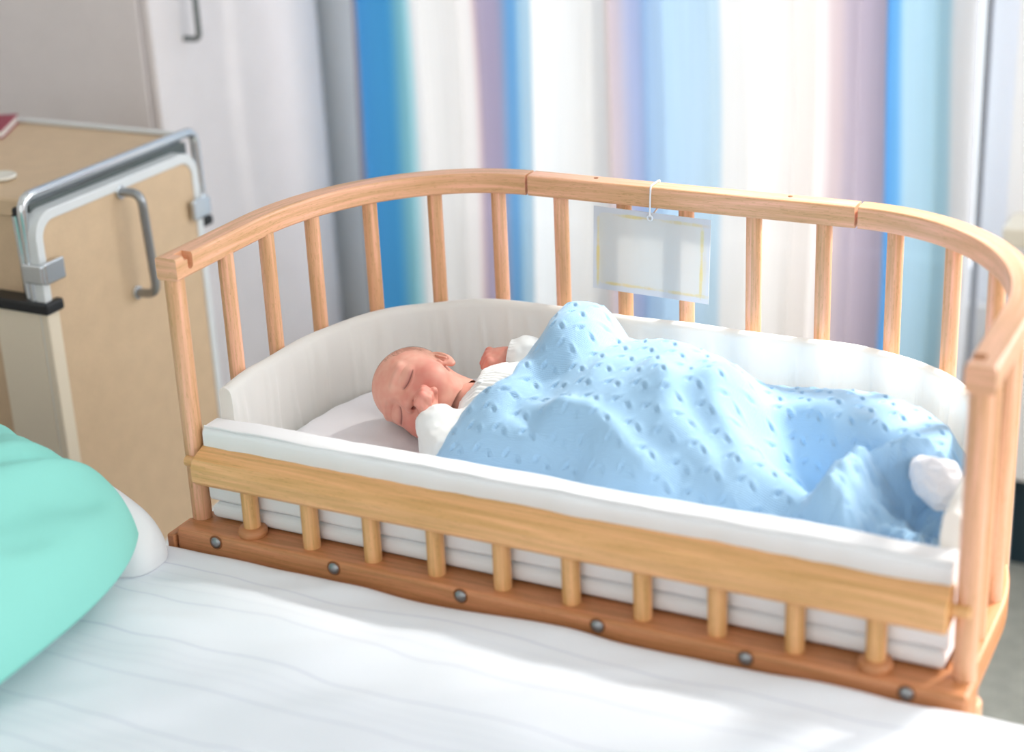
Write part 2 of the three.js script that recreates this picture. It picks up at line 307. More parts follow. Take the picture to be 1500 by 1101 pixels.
// ------------------------------------------------------------------ bedside cabinet with folded table leaf
{
  const t = thing('bedside_cabinet', 'beige hospital bedside cabinet with chrome rails and a folded table leaf', 'cabinet');
  const xr = -.935, xl = -1.36, zf = -.285, zb = -.64, top = .945;
  mesh('body', mergeGeometries([plain(xl, xr, .1, top - .03, zb, zb + .018), plain(xl, xr, .1, top - .03, zf - .018, zf), plain(xl, xl + .018, .1, top - .03, zb + .018, zf - .018), plain(xl + .018, xr, .1, .118, zb + .018, zf - .018), plain(xr - .018, xr, .118, top - .03, zb + .018, zf - .018)]), M.beige, t);
  mesh('top', box(xl - .005, xr + .004, top - .03, top, zb - .004, zf + .006, .006), M.beige, t);
  mesh('back_lip', box(xl - .003, xr, top, top + .008, zb - .004, zb + .006, .003), M.whiteEdge, t, 'pale edging strip along the cabinet top');
  mesh('edge_strip', box(xr + .004, xr + .012, top - .028, top + .004, zb, zf + .006, .003), M.chrome, t, 'chrome strip along the cabinet top edge');
  mesh('groove_strip', plain(xr + .0125, xr + .0195, top - .03, top - .008, zb, zf + .004), M.darkMetal, t);
  // chrome gallery rail
  mesh('side_rail', bentTube([[xr + .022, .80, zf + .02], [xr + .022, top + .007, zf + .022], [xr + .022, top + .007, zb - .02], [xr + .022, .815, zb - .022], [xr + .01, .80, zb - .01]], .022, .0075), M.chrome, t, 'bent chrome rail framing the leaf');
  mesh('dark_gap_strip', box(xr + .0005, -.9185, .40, .9365, -.628, -.264, .004), M.black, t, 'black strip painted for the dark gap behind the leaf');  // black strip stands in for the shaded gap between rail and leaf
  // folded leaf
  const lx0 = -.918, lx1 = -.893, z0 = -.632, z1 = -.262, y0 = .32, y1 = .928;
  const sh = (z0, z1, y0, y1, r) => { const s = new THREE.Shape(); s.moveTo(z0 + r, y0); s.lineTo(z1 - r, y0); s.absarc(z1 - r, y0 + r, r, -Math.PI / 2, 0); s.lineTo(z1, y1 - r); s.absarc(z1 - r, y1 - r, r, 0, Math.PI / 2); s.lineTo(z0 + r, y1); s.absarc(z0 + r, y1 - r, r, Math.PI / 2, Math.PI); s.lineTo(z0, y0 + r); s.absarc(z0 + r, y0 + r, r, Math.PI, Math.PI * 1.5); return s; };
  const ext = (shape, d, bev) => { const g = new THREE.ExtrudeGeometry(shape, { depth: d, bevelEnabled: bev > 0, bevelSize: bev, bevelThickness: bev, bevelSegments: 3, curveSegments: 10 }); return g; };
  const place = (g, x) => { g.rotateY(Math.PI / 2); const p = g.attributes.position; for (let i = 0; i < p.count; i++) { const X = p.getX(i), Z = p.getZ(i); p.setXYZ(i, X + x, p.getY(i), -Z); } const ix = g.index; if (ix) { for (let i = 0; i < ix.count; i += 3) { const a = ix.getX(i); ix.setX(i, ix.getX(i + 1)); ix.setX(i + 1, a); } } else { for (let i = 0; i < p.count; i += 3) { const a = [p.getX(i), p.getY(i), p.getZ(i)]; p.setXYZ(i, p.getX(i + 1), p.getY(i + 1), p.getZ(i + 1)); p.setXYZ(i + 1, ...a); } } g.computeVertexNormals(); return boxUV(g); };
  const ring = sh(z0, z1, y0, y1, .035); ring.holes.push(sh(z0 + .011, z1 - .011, y0 + .011, y1 - .011, .027));
  const leaf = mesh('table_leaf', place(ext(sh(z0 + .0112, z1 - .0112, y0 + .0112, y1 - .0112, .0268), .0235, 0), lx0), M.beige, t, 'folded beige table leaf');
  mesh('edge_band', place(ext(ring, .0245, .002), lx0), M.whiteEdge, leaf, 'pale grey rounded edge band');
  const hx = lx1;
  mesh('leaf_handle', bentTube([[hx - .003, .912, -.447], [hx + .034, .912, -.452], [hx + .036, .752, -.459], [hx - .003, .752, -.456]], .022, .0068), M.steel, leaf, 'bowed chrome pull handle');
  for (const y of [.912, .752]) { const c = cyl(.0105, .0105, 0, .006, 0, 0, 18, .001); c.rotateZ(-Math.PI / 2); c.translate(hx - .002, y, y > .8 ? -.447 : -.456); mesh('handle_foot', c, M.chrome, leaf); }
  // clips holding the leaf
  for (const [z, s, yy] of [[-.258, 1, .845], [-.642, -1, .838]]) {
    const p = mesh('leaf_clip', mergeGeometries([box(-.918, -.884, yy - .014, yy + .014, z - .006, z + .006, .003), box(-.8895, -.882, yy - .016, yy + .016, Math.min(z, z - s * .042), Math.max(z, z - s * .042), .003)]), M.chrome, t, 'chrome clip gripping the leaf edge');
  }
  // support column at the front corner
  mesh('column', box(-.99, -.905, .1, .785, -.284, -.2585, .003), M.cream, t, 'cream front column');
  mesh('column_edge', box(-.9045, -.89, .1, .785, -.284, -.2585, .003), M.cream, t);
  mesh('column_cap', box(-1.0, -.884, .785, .802, -.29, -.2525, .004), M.black, t, 'black plastic cap');
  mesh('cap_post', bentTube([[-.925, .80, -.268], [-.93, .925, -.268]], 0, .0065), M.chrome, t);
  mesh('latch_knob', box(-.93, -.90, .796, .812, -.672, -.645, .005), M.black, t, 'black plastic latch knob');
  for (const [x, z] of [[xl + .05, zb + .05], [xl + .05, zf - .05], [xr - .05, zb + .05], [xr - .05, zf - .05]]) { const w = new THREE.TorusGeometry(.03, .014, 10, 24); w.translate(x, .044, z); const c = mesh('castor', w, M.rubber, t); mesh('castor_stem', cyl(.01, .01, .06, .102, x, z), M.steel, c); }
}
{
  const b = thing('book', 'thin dark red book lying at the back of the bedside cabinet', 'book', [-1.268, .945, -.565]); b.rotation.y = .5;
  mesh('cover', mergeGeometries([box(-.05, .05, .012, .0145, -.055, .055, .001), box(-.05, .05, 0, .0025, -.055, .055, .001), box(-.05, -.0475, .002, .013, -.055, .055, .001)]), std({ color: 0x9c2f49, roughness: .5 }), b, 'dark red cover');
  mesh('pages', plain(-.0472, .048, .0025, .012, -.053, .053), std({ color: 0xece8e0, roughness: .8 }), b, 'white page block');
  const g = new THREE.LatheGeometry([[0, 0], [.016, 0], [.021, .002], [.022, .006], [.019, .0085], [.015, .006], [0, .005]].map(p => new THREE.Vector2(...p)), 28);
  const d = solo('saucer', g, std({ color: 0xe8e4d8, roughness: .35 }), 'small pale dish on the bedside cabinet top', 'dish'); d.position.set(-1.028, .945, -.352);
}

// ------------------------------------------------------------------ the bed
const BEDY = .651;
{
  const t = thing('hospital_bed', 'hospital bed with a white striped sheet beside the crib', 'bed');
  const bx0 = -1.1, bx1 = 1.05, bz0 = .034, bz1 = .93;
  const rnd = mulberry(5);
  const lines = []; for (const g0 of [.078, .216, .36, .5, .64, .78]) for (const [d, a] of [[0, .20], [.018, .05], [.031, .05], [.044, .05], [.064, .15]]) lines.push([g0 + d, a]);
  const st = dataTex(64, 2048, (u, v) => { const z = bz0 - .06 + v * 1.02; let k = 0; for (const [q, a] of lines) k = Math.max(k, a * Math.exp(-(((z - q) / .0011) ** 2))); return [241 - 120 * k, 246 - 118 * k, 253 - 84 * k]; });
  const hs = (x, z) => { const edge = 1 - sstep(0, .02, z - bz0); const e2 = sstep(bx1 - .06, bx1, x);
    return BEDY + .006 + .006 * noise3(x * 2.2, z * 3, 1) + .0035 * noise3(x * 5, z * 9, 3) + .0018 * noise3(x * 9 + z * 14, z * 6 - x * 3, 9) + .008 * sstep(-.45, .5, x) * (1 - sstep(.0, .16, z - bz0)) - .004 * edge * edge - .05 * e2 * e2; };
  const nz = 150, nx = 220;
  const pos = [], uv = [], idx = [];
  for (let i = 0; i <= nx; i++) for (let j = 0; j <= nz; j++) {
    const x = lerp(bx0, bx1, i / nx); let s = lerp(bz0 - .05, bz1 + .06, j / nz), z = clamp(s, bz0, bz1); let y = hs(x, z);
    const over = Math.max(0, bz0 - s, s - bz1); y -= over * 2.2;
    const wob = .006 * noise3(x * 3.5, s * 4, 21) + .0025 * noise3(x * 11, s * 6, 5);
    pos.push(x, y, z + (over > 0 ? (s < bz0 ? -1 : 1) * .0015 : 0)); uv.push(x, (s + wob - bz0 + .06) / 1.02);
  }
  for (let i = 0; i < nx; i++) for (let j = 0; j < nz; j++) { const a = i * (nz + 1) + j, b = a + nz + 1; idx.push(a, a + 1, b, a + 1, b + 1, b); }
  const g = new THREE.BufferGeometry(); g.setAttribute('position', new THREE.Float32BufferAttribute(pos, 3)); g.setAttribute('uv', new THREE.Float32BufferAttribute(uv, 2)); g.setIndex(idx); g.computeVertexNormals();
  mesh('sheet', g, std({ map: st, roughness: .9, side: THREE.DoubleSide }), t, 'white sheet with thin lilac grey stripes');
  mesh('mattress', box(bx0 + .005, bx1 - .005, .50, BEDY - .012, bz0 + .004, bz1 - .004, .03, 4), M.mattress, t);
  mesh('bed_frame', mergeGeometries([box(bx0, bx1, .44, .498, bz0 + .02, bz0 + .06), box(bx0, bx1, .44, .498, bz1 - .06, bz1 - .02), plain(bx0 + .02, bx1 - .02, .48, .498, bz0 + .06, bz1 - .06)]), M.bedMetal, t);
  mesh('headboard', box(bx0 - .05, bx0 - .015, .42, 1.0, bz0 + .03, bz1 - .03, .015, 3), M.cream, t);
  mesh('footboard', box(bx1 + .015, bx1 + .05, .42, .72, bz0 + .03, bz1 - .03, .015, 3), M.cream, t);
  for (const x of [bx0 + .15, bx1 - .15]) for (const z of [bz0 + .12, bz1 - .12]) { const l = mesh('leg', box(x - .02, x + .02, .1, .45, z - .02, z + .02), M.bedMetal, t); const w = new THREE.TorusGeometry(.038, .017, 10, 26); w.translate(x, .055, z); mesh('castor', w, M.rubber, l); }
}
function pillow(name, label, mat, pos, size, rot, seed, wr) {
  const n = 72, P = [], U = [], I = [];
  const F = (u, v, side) => {
    const e = (1 - Math.abs(u) ** 3) * (1 - Math.abs(v) ** 3), h = Math.pow(Math.max(0, e), .5);
    const k = wr * (.55 * noise3(u * 2.6 + seed, v * .9, side) + .28 * noise3(u * 4.5 + v, v * 1.4 + seed, side * 2)) * sstep(0, .35, e);
    const y = side > 0 ? h * size[1] * .8 + k : -h * size[1] * .2 + k * .15;
    return [u * size[0] / 2 * Math.sqrt(1 - .34 * v * v * Math.abs(v)), y, v * size[2] / 2 * Math.sqrt(1 - .34 * u * u * Math.abs(u))];
  };
  for (const s of [1, -1]) { const b = P.length / 3; for (let i = 0; i <= n; i++) for (let j = 0; j <= n; j++) { const u = Math.sin((i / n * 2 - 1) * Math.PI / 2), v = Math.sin((j / n * 2 - 1) * Math.PI / 2); P.push(...F(u, v, s)); U.push(u * size[0] / 2, v * size[2] / 2); }
    for (let i = 0; i < n; i++) for (let j = 0; j < n; j++) { const a = b + i * (n + 1) + j, c = a + n + 1; if (s > 0) I.push(a, a + 1, c, a + 1, c + 1, c); else I.push(a, c, a + 1, a + 1, c, c + 1); } }
  let g = new THREE.BufferGeometry(); g.setAttribute('position', new THREE.Float32BufferAttribute(P, 3)); g.setAttribute('uv', new THREE.Float32BufferAttribute(U, 2)); g.setIndex(I);
  g.deleteAttribute('normal'); g.computeVertexNormals();
  const m = solo(name, g, mat, label, 'pillow'); m.position.set(...pos); m.rotation.set(...rot); return m;
}
pillow('pillow', 'plump mint green pillow on the striped hospital bed', std({ color: 0x90dccf, roughness: .8, bumpMap: fabricBump, bumpScale: .0002 }), [-.672, .704, .375], [.55, .19, .66], [0, .05, -.03], 3, .044);
pillow('pillow', 'flat white pillow tucked behind the mint green pillow', std({ color: 0xeef1f3, roughness: .85, bumpMap: fabricBump, bumpScale: .0002 }), [-.73, .680, .088], [.57, .115, .125], [0, .0, -.09], 8, .006);

// ------------------------------------------------------------------ crib
const RA = .455, RB = .4505, XS = .215, ZS = -.165; // rail centre line: half width, depth, straight ends
const TOP = 1.0;
function plan(off = 0, step = .006, z0 = 0) {
  const c = []; const N = 400, rx = RA - XS, rz = RB + ZS;
  for (let i = 0; i <= 60; i++) c.push([-RA, z0 + (ZS - z0) * i / 60]);
  for (let i = 1; i <= N; i++) { const t = i / N * Math.PI / 2; c.push([-XS - rx * Math.cos(t), ZS - rz * Math.sin(t)]); }
  for (let i = 1; i <= 120; i++) c.push([-XS + 2 * XS * i / 120, -RB]);
  for (let i = 1; i <= N; i++) { const t = i / N * Math.PI / 2; c.push([XS + rx * Math.sin(t), ZS - rz * Math.cos(t)]); }
  for (let i = 1; i <= 60; i++) c.push([RA, ZS + (z0 - ZS) * i / 60]);
  // arc length resample
  const S = [0]; for (let i = 1; i < c.length; i++) S.push(S[i - 1] + Math.hypot(c[i][0] - c[i - 1][0], c[i][1] - c[i - 1][1]));
  const L = S[S.length - 1], n = Math.round(L / step), out = []; let k = 0;
  const at = s => { while (k < c.length - 2 && S[k + 1] < s) k++; while (k > 0 && S[k] > s) k--; const t = (s - S[k]) / (S[k + 1] - S[k]); return [lerp(c[k][0], c[k + 1][0], t), lerp(c[k][1], c[k + 1][1], t)]; };
  for (let i = 0; i <= n; i++) { const s = L * i / n, p = at(s), a = at(Math.max(0, s - .002)), b = at(Math.min(L, s + .002)); const dx = b[0] - a[0], dz = b[1] - a[1], l = Math.hypot(dx, dz); const nx = -dz / l, nz = dx / l; // inward normal
    out.push({ x: p[0] + nx * off, z: p[1] + nz * off, nx, nz, s }); }
  out.L = L; return out;
}
const crib = thing('bedside_crib', 'beech bedside crib with curved top rail and round spindles beside the bed', 'crib');
{
  const P = plan(0, .004);
  // top rail in three pieces with open joints; n > 0 points inwards
  const prof = roundRect(-.0145, .0145, TOP - .027, TOP, .0035, 3);
  const cut = (f) => P.filter(f);
  let leftRail = sweep(cut(p => p.x < -XS - .0012 || (p.x < 0 && p.z > ZS)), prof, { v0: .02 });
  // key slots near the two open ends
  const ev = new Evaluator(); ev.attributes = ['position', 'uv', 'normal'];
  const slot = (g, sx) => {
    let b = new Brush(g.index ? g.toNonIndexed() : g); b.updateMatrixWorld();
    const c1 = new THREE.CylinderGeometry(.0048, .0048, .018, 24); c1.rotateZ(Math.PI / 2); c1.translate(sx * .446, TOP - .014, -.026);
    const c2 = new THREE.BoxGeometry(.018, .0121, .0096); c2.translate(sx * .446, TOP - .0080, -.026);
    const c3 = new THREE.BoxGeometry(.018, .0096, .016); c3.translate(sx * .446, TOP - .0012, -.0228);
    for (const c of [c1, c2, c3]) { const s = new Brush(c); s.updateMatrixWorld(); b = ev.evaluate(b, s, SUBTRACTION); }
    return b.geometry;
  };
  leftRail = slot(leftRail, -1);
  mesh('top_rail', leftRail, M.wood, crib);
  mesh('top_rail', sweep(cut(p => Math.abs(p.x) < XS - .0005 && p.z < -.3), prof, { v0: .11 }), M.wood, crib);
  mesh('top_rail', slot(sweep(cut(p => p.x > XS + .0012 || (p.x > 0 && p.z > ZS)), prof, { v0: .16 }), 1), M.wood, crib);
  // screw plugs on top of the rail
  for (const x of [-.125, .13]) mesh('screw_hole', cyl(.003, .003, TOP - .001, TOP + .0004, x, -RB - .003, 12), M.woodDark, crib);
  // spindles
  const half = P.L / 2, step = (half - .012) / 9;
  for (let i = -9; i <= 9; i++) {
    const s = half + i * step; let p = P[0]; for (const q of P) if (Math.abs(q.s - s) < Math.abs(p.s - s)) p = q;
    const end = Math.abs(i) === 9, r = end ? .0118 : .0098, tuck = end ? 0 : .008 * sstep(5.5, 7, Math.abs(i));
    mesh(end ? 'corner_post' : 'spindle', cyl(r, r, .64, TOP - .024, p.x + p.nx * tuck, p.z + p.nz * tuck, 24), M.wood, crib);
  }
  // base frame: curved rim with a straight front board
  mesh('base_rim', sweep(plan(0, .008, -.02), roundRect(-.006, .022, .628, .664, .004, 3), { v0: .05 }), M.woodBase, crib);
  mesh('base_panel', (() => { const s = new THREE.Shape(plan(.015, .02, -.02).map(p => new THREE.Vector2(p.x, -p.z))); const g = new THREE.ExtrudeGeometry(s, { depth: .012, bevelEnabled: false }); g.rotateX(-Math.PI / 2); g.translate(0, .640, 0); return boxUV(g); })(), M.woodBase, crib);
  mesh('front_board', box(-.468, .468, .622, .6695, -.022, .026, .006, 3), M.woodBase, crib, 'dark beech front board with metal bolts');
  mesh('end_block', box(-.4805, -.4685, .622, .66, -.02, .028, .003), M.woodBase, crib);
  // front rail, ends pinned into the posts
  mesh('front_rail', (() => { const s = new THREE.Shape([[-.018, .728], [.012, .728], [.017, .733], [.017, .748], [.0125, .757], [-.014, .7665], [-.018, .763]].map(p => new THREE.Vector2(...p))); const g = new THREE.ExtrudeGeometry(s, { depth: .878, bevelEnabled: true, bevelSize: .002, bevelThickness: .002, bevelSegments: 2 }); g.rotateY(Math.PI / 2); g.translate(-.439, 0, 0); const p = g.attributes.position; for (let i = 0; i < p.count; i++) p.setZ(i, -p.getZ(i)); for (let i = 0; i < p.count; i += 3) { const a = [p.getX(i), p.getY(i), p.getZ(i)]; p.setXYZ(i, p.getX(i + 1), p.getY(i + 1), p.getZ(i + 1)); p.setXYZ(i + 1, ...a); } g.computeVertexNormals(); return boxUV(g, 0); })(), M.woodFront, crib, 'honey coloured front rail');
  for (const sx of [-1, 1]) { const c = cyl(.0065, .0065, 0, .024, 0, 0, 16, .0015); c.rotateZ(-Math.PI / 2 * sx); c.translate(sx * .436, .748, 0); mesh('dowel_pin', c, M.woodFront, crib); }
  for (let i = 0; i < 10; i++) {
    const x = -.371 + i * .0825;
    mesh('front_spindle', cyl(.0102, .0102, .63, .735, x, .003, 24), M.woodFront, crib);
    if (i === 0 || i === 9) { const g = new THREE.LatheGeometry([[.0095, .667], [.0155, .667], [.0175, .6705], [.0175, .675], [.0155, .679], [.0095, .680]].map(p => new THREE.Vector2(...p)), 28); g.translate(x, 0, .003); mesh('collar', g, M.woodBase, crib, 'wooden ring round the front spindle'); }
    else { const g = new THREE.TorusGeometry(.0113, .0012, 8, 28); g.rotateX(Math.PI / 2); g.translate(x, .667, .003); mesh('socket_rim', g, M.woodDark, crib); }
  }
  for (let k = 0; k < 6; k++) {
    const x = -.409 + k * .1635;
    const g = new THREE.LatheGeometry([[0, .004], [.0035, .0036], [.0062, .002], [.0072, 0], [.0072, -.004], [0, -.004]].map(p => new THREE.Vector2(...p)), 24); g.rotateX(Math.PI / 2); g.translate(x, .6615, .0262);
    mesh('bolt', g, M.steel, crib, 'round steel bolt head');
    const r = new THREE.TorusGeometry(.0078, .0012, 8, 28); r.translate(x, .6615, .0258); mesh('bolt_recess', r, M.woodDark, crib);
  }
  for (const [x, z] of [[-.452, -.035], [.452, -.035], [-.30, -.415], [.30, -.415]]) mesh('leg', cyl(.0175, .0175, 0, .63, x, z, 24, .003), M.wood, crib);
}
// mattress inside the crib
const inner = plan(.0145, .006, -.03);
{
  const s = plan(.019, .01, -.0095).map(p => new THREE.Vector2(p.x, -p.z));
  const mk = (y0, y1, b) => { const g = new THREE.ExtrudeGeometry(new THREE.Shape(s), { depth: y1 - y0 - 2 * b, bevelEnabled: true, bevelSize: b, bevelThickness: b, bevelOffset: -b, bevelSegments: 4 }); g.rotateX(-Math.PI / 2); g.translate(0, y0 + b, 0); return boxUV(g); };
  const s2 = plan(.0375, .01, -.052).map(p => new THREE.Vector2(p.x, -p.z));
  const mk2 = (y0, y1, b) => { const g = new THREE.ExtrudeGeometry(new THREE.Shape(s2), { depth: y1 - y0 - 2 * b, bevelEnabled: true, bevelSize: b, bevelThickness: b, bevelOffset: -b, bevelSegments: 4 }); g.rotateX(-Math.PI / 2); g.translate(0, y0 + b, 0); return boxUV(g); };
  const t = thing('crib_mattress', 'white crib mattress under the baby inside the wooden crib', 'mattress');
  mesh('mattress_core', mk(.6705, .6925, .009), M.bumperFront, t, 'off white lower mattress layer');
  mesh('mattress_cover', mk2(.6905, .7255, .006), M.mattress, t);
}
{
  const t = thing('crib_bumper', 'white padded bumper lining the inside of the crib', 'bumper');
  const P = plan(.0185, .003, -.045);
  const prof = dense(roundRect(0, .0175, .6935, .832, .0085, 4), .007);
  const wr = (s, o, y, k) => {
    const f = (o > .01 ? 1 : .25) * sstep(.83, .80, y);
    const w = .0016 * noise3(s * 30, y * 5, 3) + .0042 * Math.pow(Math.max(0, noise3(s * 44, y * 5 + s, 8)), 1.5) + .002 * noise3(s * 9, y * 8, 6);
    return [o + f * w, y + .0015 * noise3(s * 7, 1, 2) + (y > .8 ? -.004 * sstep(.04, 0, Math.min(k, 1 - k)) : 0)];
  };
  mesh('curved_side', sweep(P, prof, { warp: wr }), M.bumper, t);
  const fr = []; for (let i = 0; i <= 150; i++) fr.push({ x: lerp(-.4385, .4385, i / 150), z: -.0275, nx: 0, nz: -1, s: i / 150 * .877 });
  const fp = dense(roundRect(-.0185, .0185, .693, .791, .0085, 4), .008);
  mesh('front_side', sweep(fr, fp, { warp: (s, o, y) => [o + .0014 * noise3(s * 6, y * 6, 31) + .0008 * noise3(s * 22, y * 9, 4), y + (y > .76 ? .0018 * noise3(s * 6, 2, 9) : 0)] }), M.bumperFront, t);
  const seam = []; for (let i = 0; i <= 60; i++) seam.push([lerp(-.437, .437, i / 60), .7905 + .0012 * noise3(i * .2, 0, 3), -.0125 + .0006 * noise3(i * .3, 5, 3)]);
  mesh('piping', tube(seam, .0016, 200, 8), M.bumperFront, t);
}
// muslin cloth under the baby's head
{
  const g = sheet(60, 60, (u, v) => {
    const x = lerp(-.405, -.02, u), z = lerp(-.365, -.07, v);
    const p = [x + .10 * (v - .5) * (v - .5) * (1 - u), z];
    const cx = clamp(p[0], -.405, 0); const back = -.29 - .08 * sstep(-.41, -.30, cx);
    const zz = lerp(back, -.075, v);
    return [cx, .7285 + .0015 + .002 * noise3(cx * 16, zz * 18, 2) + .0045 * Math.pow(Math.max(0, noise3(cx * 7, zz * 9, 6)), 2), zz];
  }, .0016, [.38, .29]);
  solo('muslin_cloth', g, M.muslin, 'thin white muslin cloth spread under the baby\'s head', 'cloth');
}

// ------------------------------------------------------------------ implicit surfaces
const vlen = (x, y, z) => Math.sqrt(x * x + y * y + z * z);
const smin = (a, b, k) => { const h = Math.max(k - Math.abs(a - b), 0) / k; return Math.min(a, b) - h * h * k * .25; };
const smax = (a, b, k) => -smin(-a, -b, k);
const ell = (x, y, z, cx, cy, cz, rx, ry, rz) => { const a = (x - cx) / rx, b = (y - cy) / ry, c = (z - cz) / rz; const k0 = vlen(a, b, c), k1 = vlen(a / rx, b / ry, c / rz); return k1 < 1e-9 ? -Math.min(rx, ry, rz) : k0 * (k0 - 1) / k1; };
const cap = (x, y, z, a, b, ra, rb) => { const bx = b[0] - a[0], by = b[1] - a[1], bz = b[2] - a[2], px = x - a[0], py = y - a[1], pz = z - a[2]; const t = clamp((px * bx + py * by + pz * bz) / (bx * bx + by * by + bz * bz), 0, 1); return vlen(px - bx * t, py - by * t, pz - bz * t) - lerp(ra, rb, t); };
function nets(sdf, lo, hi, cell, xf, color) {
  const n = [0, 1, 2].map(k => Math.ceil((hi[k] - lo[k]) / cell) + 1), [nx, ny, nz] = n, F = new Float32Array(nx * ny * nz);
  const at = (i, j, k) => (k * ny + j) * nx + i, B = 4;
  for (let K = 0; K < nz; K += B) for (let J = 0; J < ny; J += B) for (let I = 0; I < nx; I += B) {
    const c = sdf(lo[0] + (I + 1.5) * cell, lo[1] + (J + 1.5) * cell, lo[2] + (K + 1.5) * cell), far = Math.abs(c) > cell * 6;
    for (let k = K; k < Math.min(nz, K + B); k++) for (let j = J; j < Math.min(ny, J + B); j++) for (let i = I; i < Math.min(nx, I + B); i++) F[at(i, j, k)] = far ? c : sdf(lo[0] + i * cell, lo[1] + j * cell, lo[2] + k * cell);
  }
  const id = new Int32Array(F.length).fill(-1), pos = [], idx = [], local = [];
  const ed = [[0, 1], [2, 3], [4, 5], [6, 7], [0, 2], [1, 3], [4, 6], [5, 7], [0, 4], [1, 5], [2, 6], [3, 7]];
  for (let k = 0; k < nz - 1; k++) for (let j = 0; j < ny - 1; j++) for (let i = 0; i < nx - 1; i++) {
    const v = []; let m = 0; for (let q = 0; q < 8; q++) { const f = F[at(i + (q & 1), j + (q >> 1 & 1), k + (q >> 2))]; v.push(f); if (f < 0) m |= 1 << q; }
    if (m === 0 || m === 255) continue;
    let x = 0, y = 0, z = 0, c = 0;
    for (const [a, b] of ed) if ((v[a] < 0) !== (v[b] < 0)) { const t = v[a] / (v[a] - v[b]); x += lerp(a & 1, b & 1, t); y += lerp(a >> 1 & 1, b >> 1 & 1, t); z += lerp(a >> 2, b >> 2, t); c++; }
    id[at(i, j, k)] = local.length / 3; local.push(lo[0] + (i + x / c) * cell, lo[1] + (j + y / c) * cell, lo[2] + (k + z / c) * cell);
  }
  const quad = (a, b, c, d, flip) => { if (a < 0 || b < 0 || c < 0 || d < 0) return; if (flip) idx.push(a, c, b, a, d, c); else idx.push(a, b, c, a, c, d); };
  for (let k = 1; k < nz - 1; k++) for (let j = 1; j < ny - 1; j++) for (let i = 1; i < nx - 1; i++) {
    const f = F[at(i, j, k)] < 0;
    if (f !== F[at(i + 1, j, k)] < 0) quad(id[at(i, j - 1, k - 1)], id[at(i, j, k - 1)], id[at(i, j, k)], id[at(i, j - 1, k)], !f);
    if (f !== F[at(i, j + 1, k)] < 0) quad(id[at(i - 1, j, k - 1)], id[at(i, j, k - 1)], id[at(i, j, k)], id[at(i - 1, j, k)], f);
    if (f !== F[at(i, j, k + 1)] < 0) quad(id[at(i - 1, j - 1, k)], id[at(i, j - 1, k)], id[at(i, j, k)], id[at(i - 1, j, k)], !f);
  }
  const col = []; for (let q = 0; q < local.length; q += 3) { const p = [local[q], local[q + 1], local[q + 2]]; if (color) col.push(...color(...p)); pos.push(...(xf ? xf(p) : p)); }
  const g = new THREE.BufferGeometry(); g.setAttribute('position', new THREE.Float32BufferAttribute(pos, 3)); if (color) g.setAttribute('color', new THREE.Float32BufferAttribute(col, 3)); g.setIndex(idx); g.computeVertexNormals(); return orient(g);
}

// ------------------------------------------------------------------ the baby
const HEAD_POS = [-.262, .785, -.210], HS = .01;
const headBasis = (() => { const th = 80 * Math.PI / 180; const m = new THREE.Matrix4().makeBasis(V(0, Math.sin(th), -Math.cos(th)), V(-1, 0, 0), V(0, Math.cos(th), Math.sin(th)));
  return m.premultiply(new THREE.Matrix4().makeRotationZ(-.20)); })();
const headXf = p => { const v = V(...p).multiplyScalar(HS).applyMatrix4(headBasis); return [v.x + HEAD_POS[0], v.y + HEAD_POS[1], v.z + HEAD_POS[2]]; };
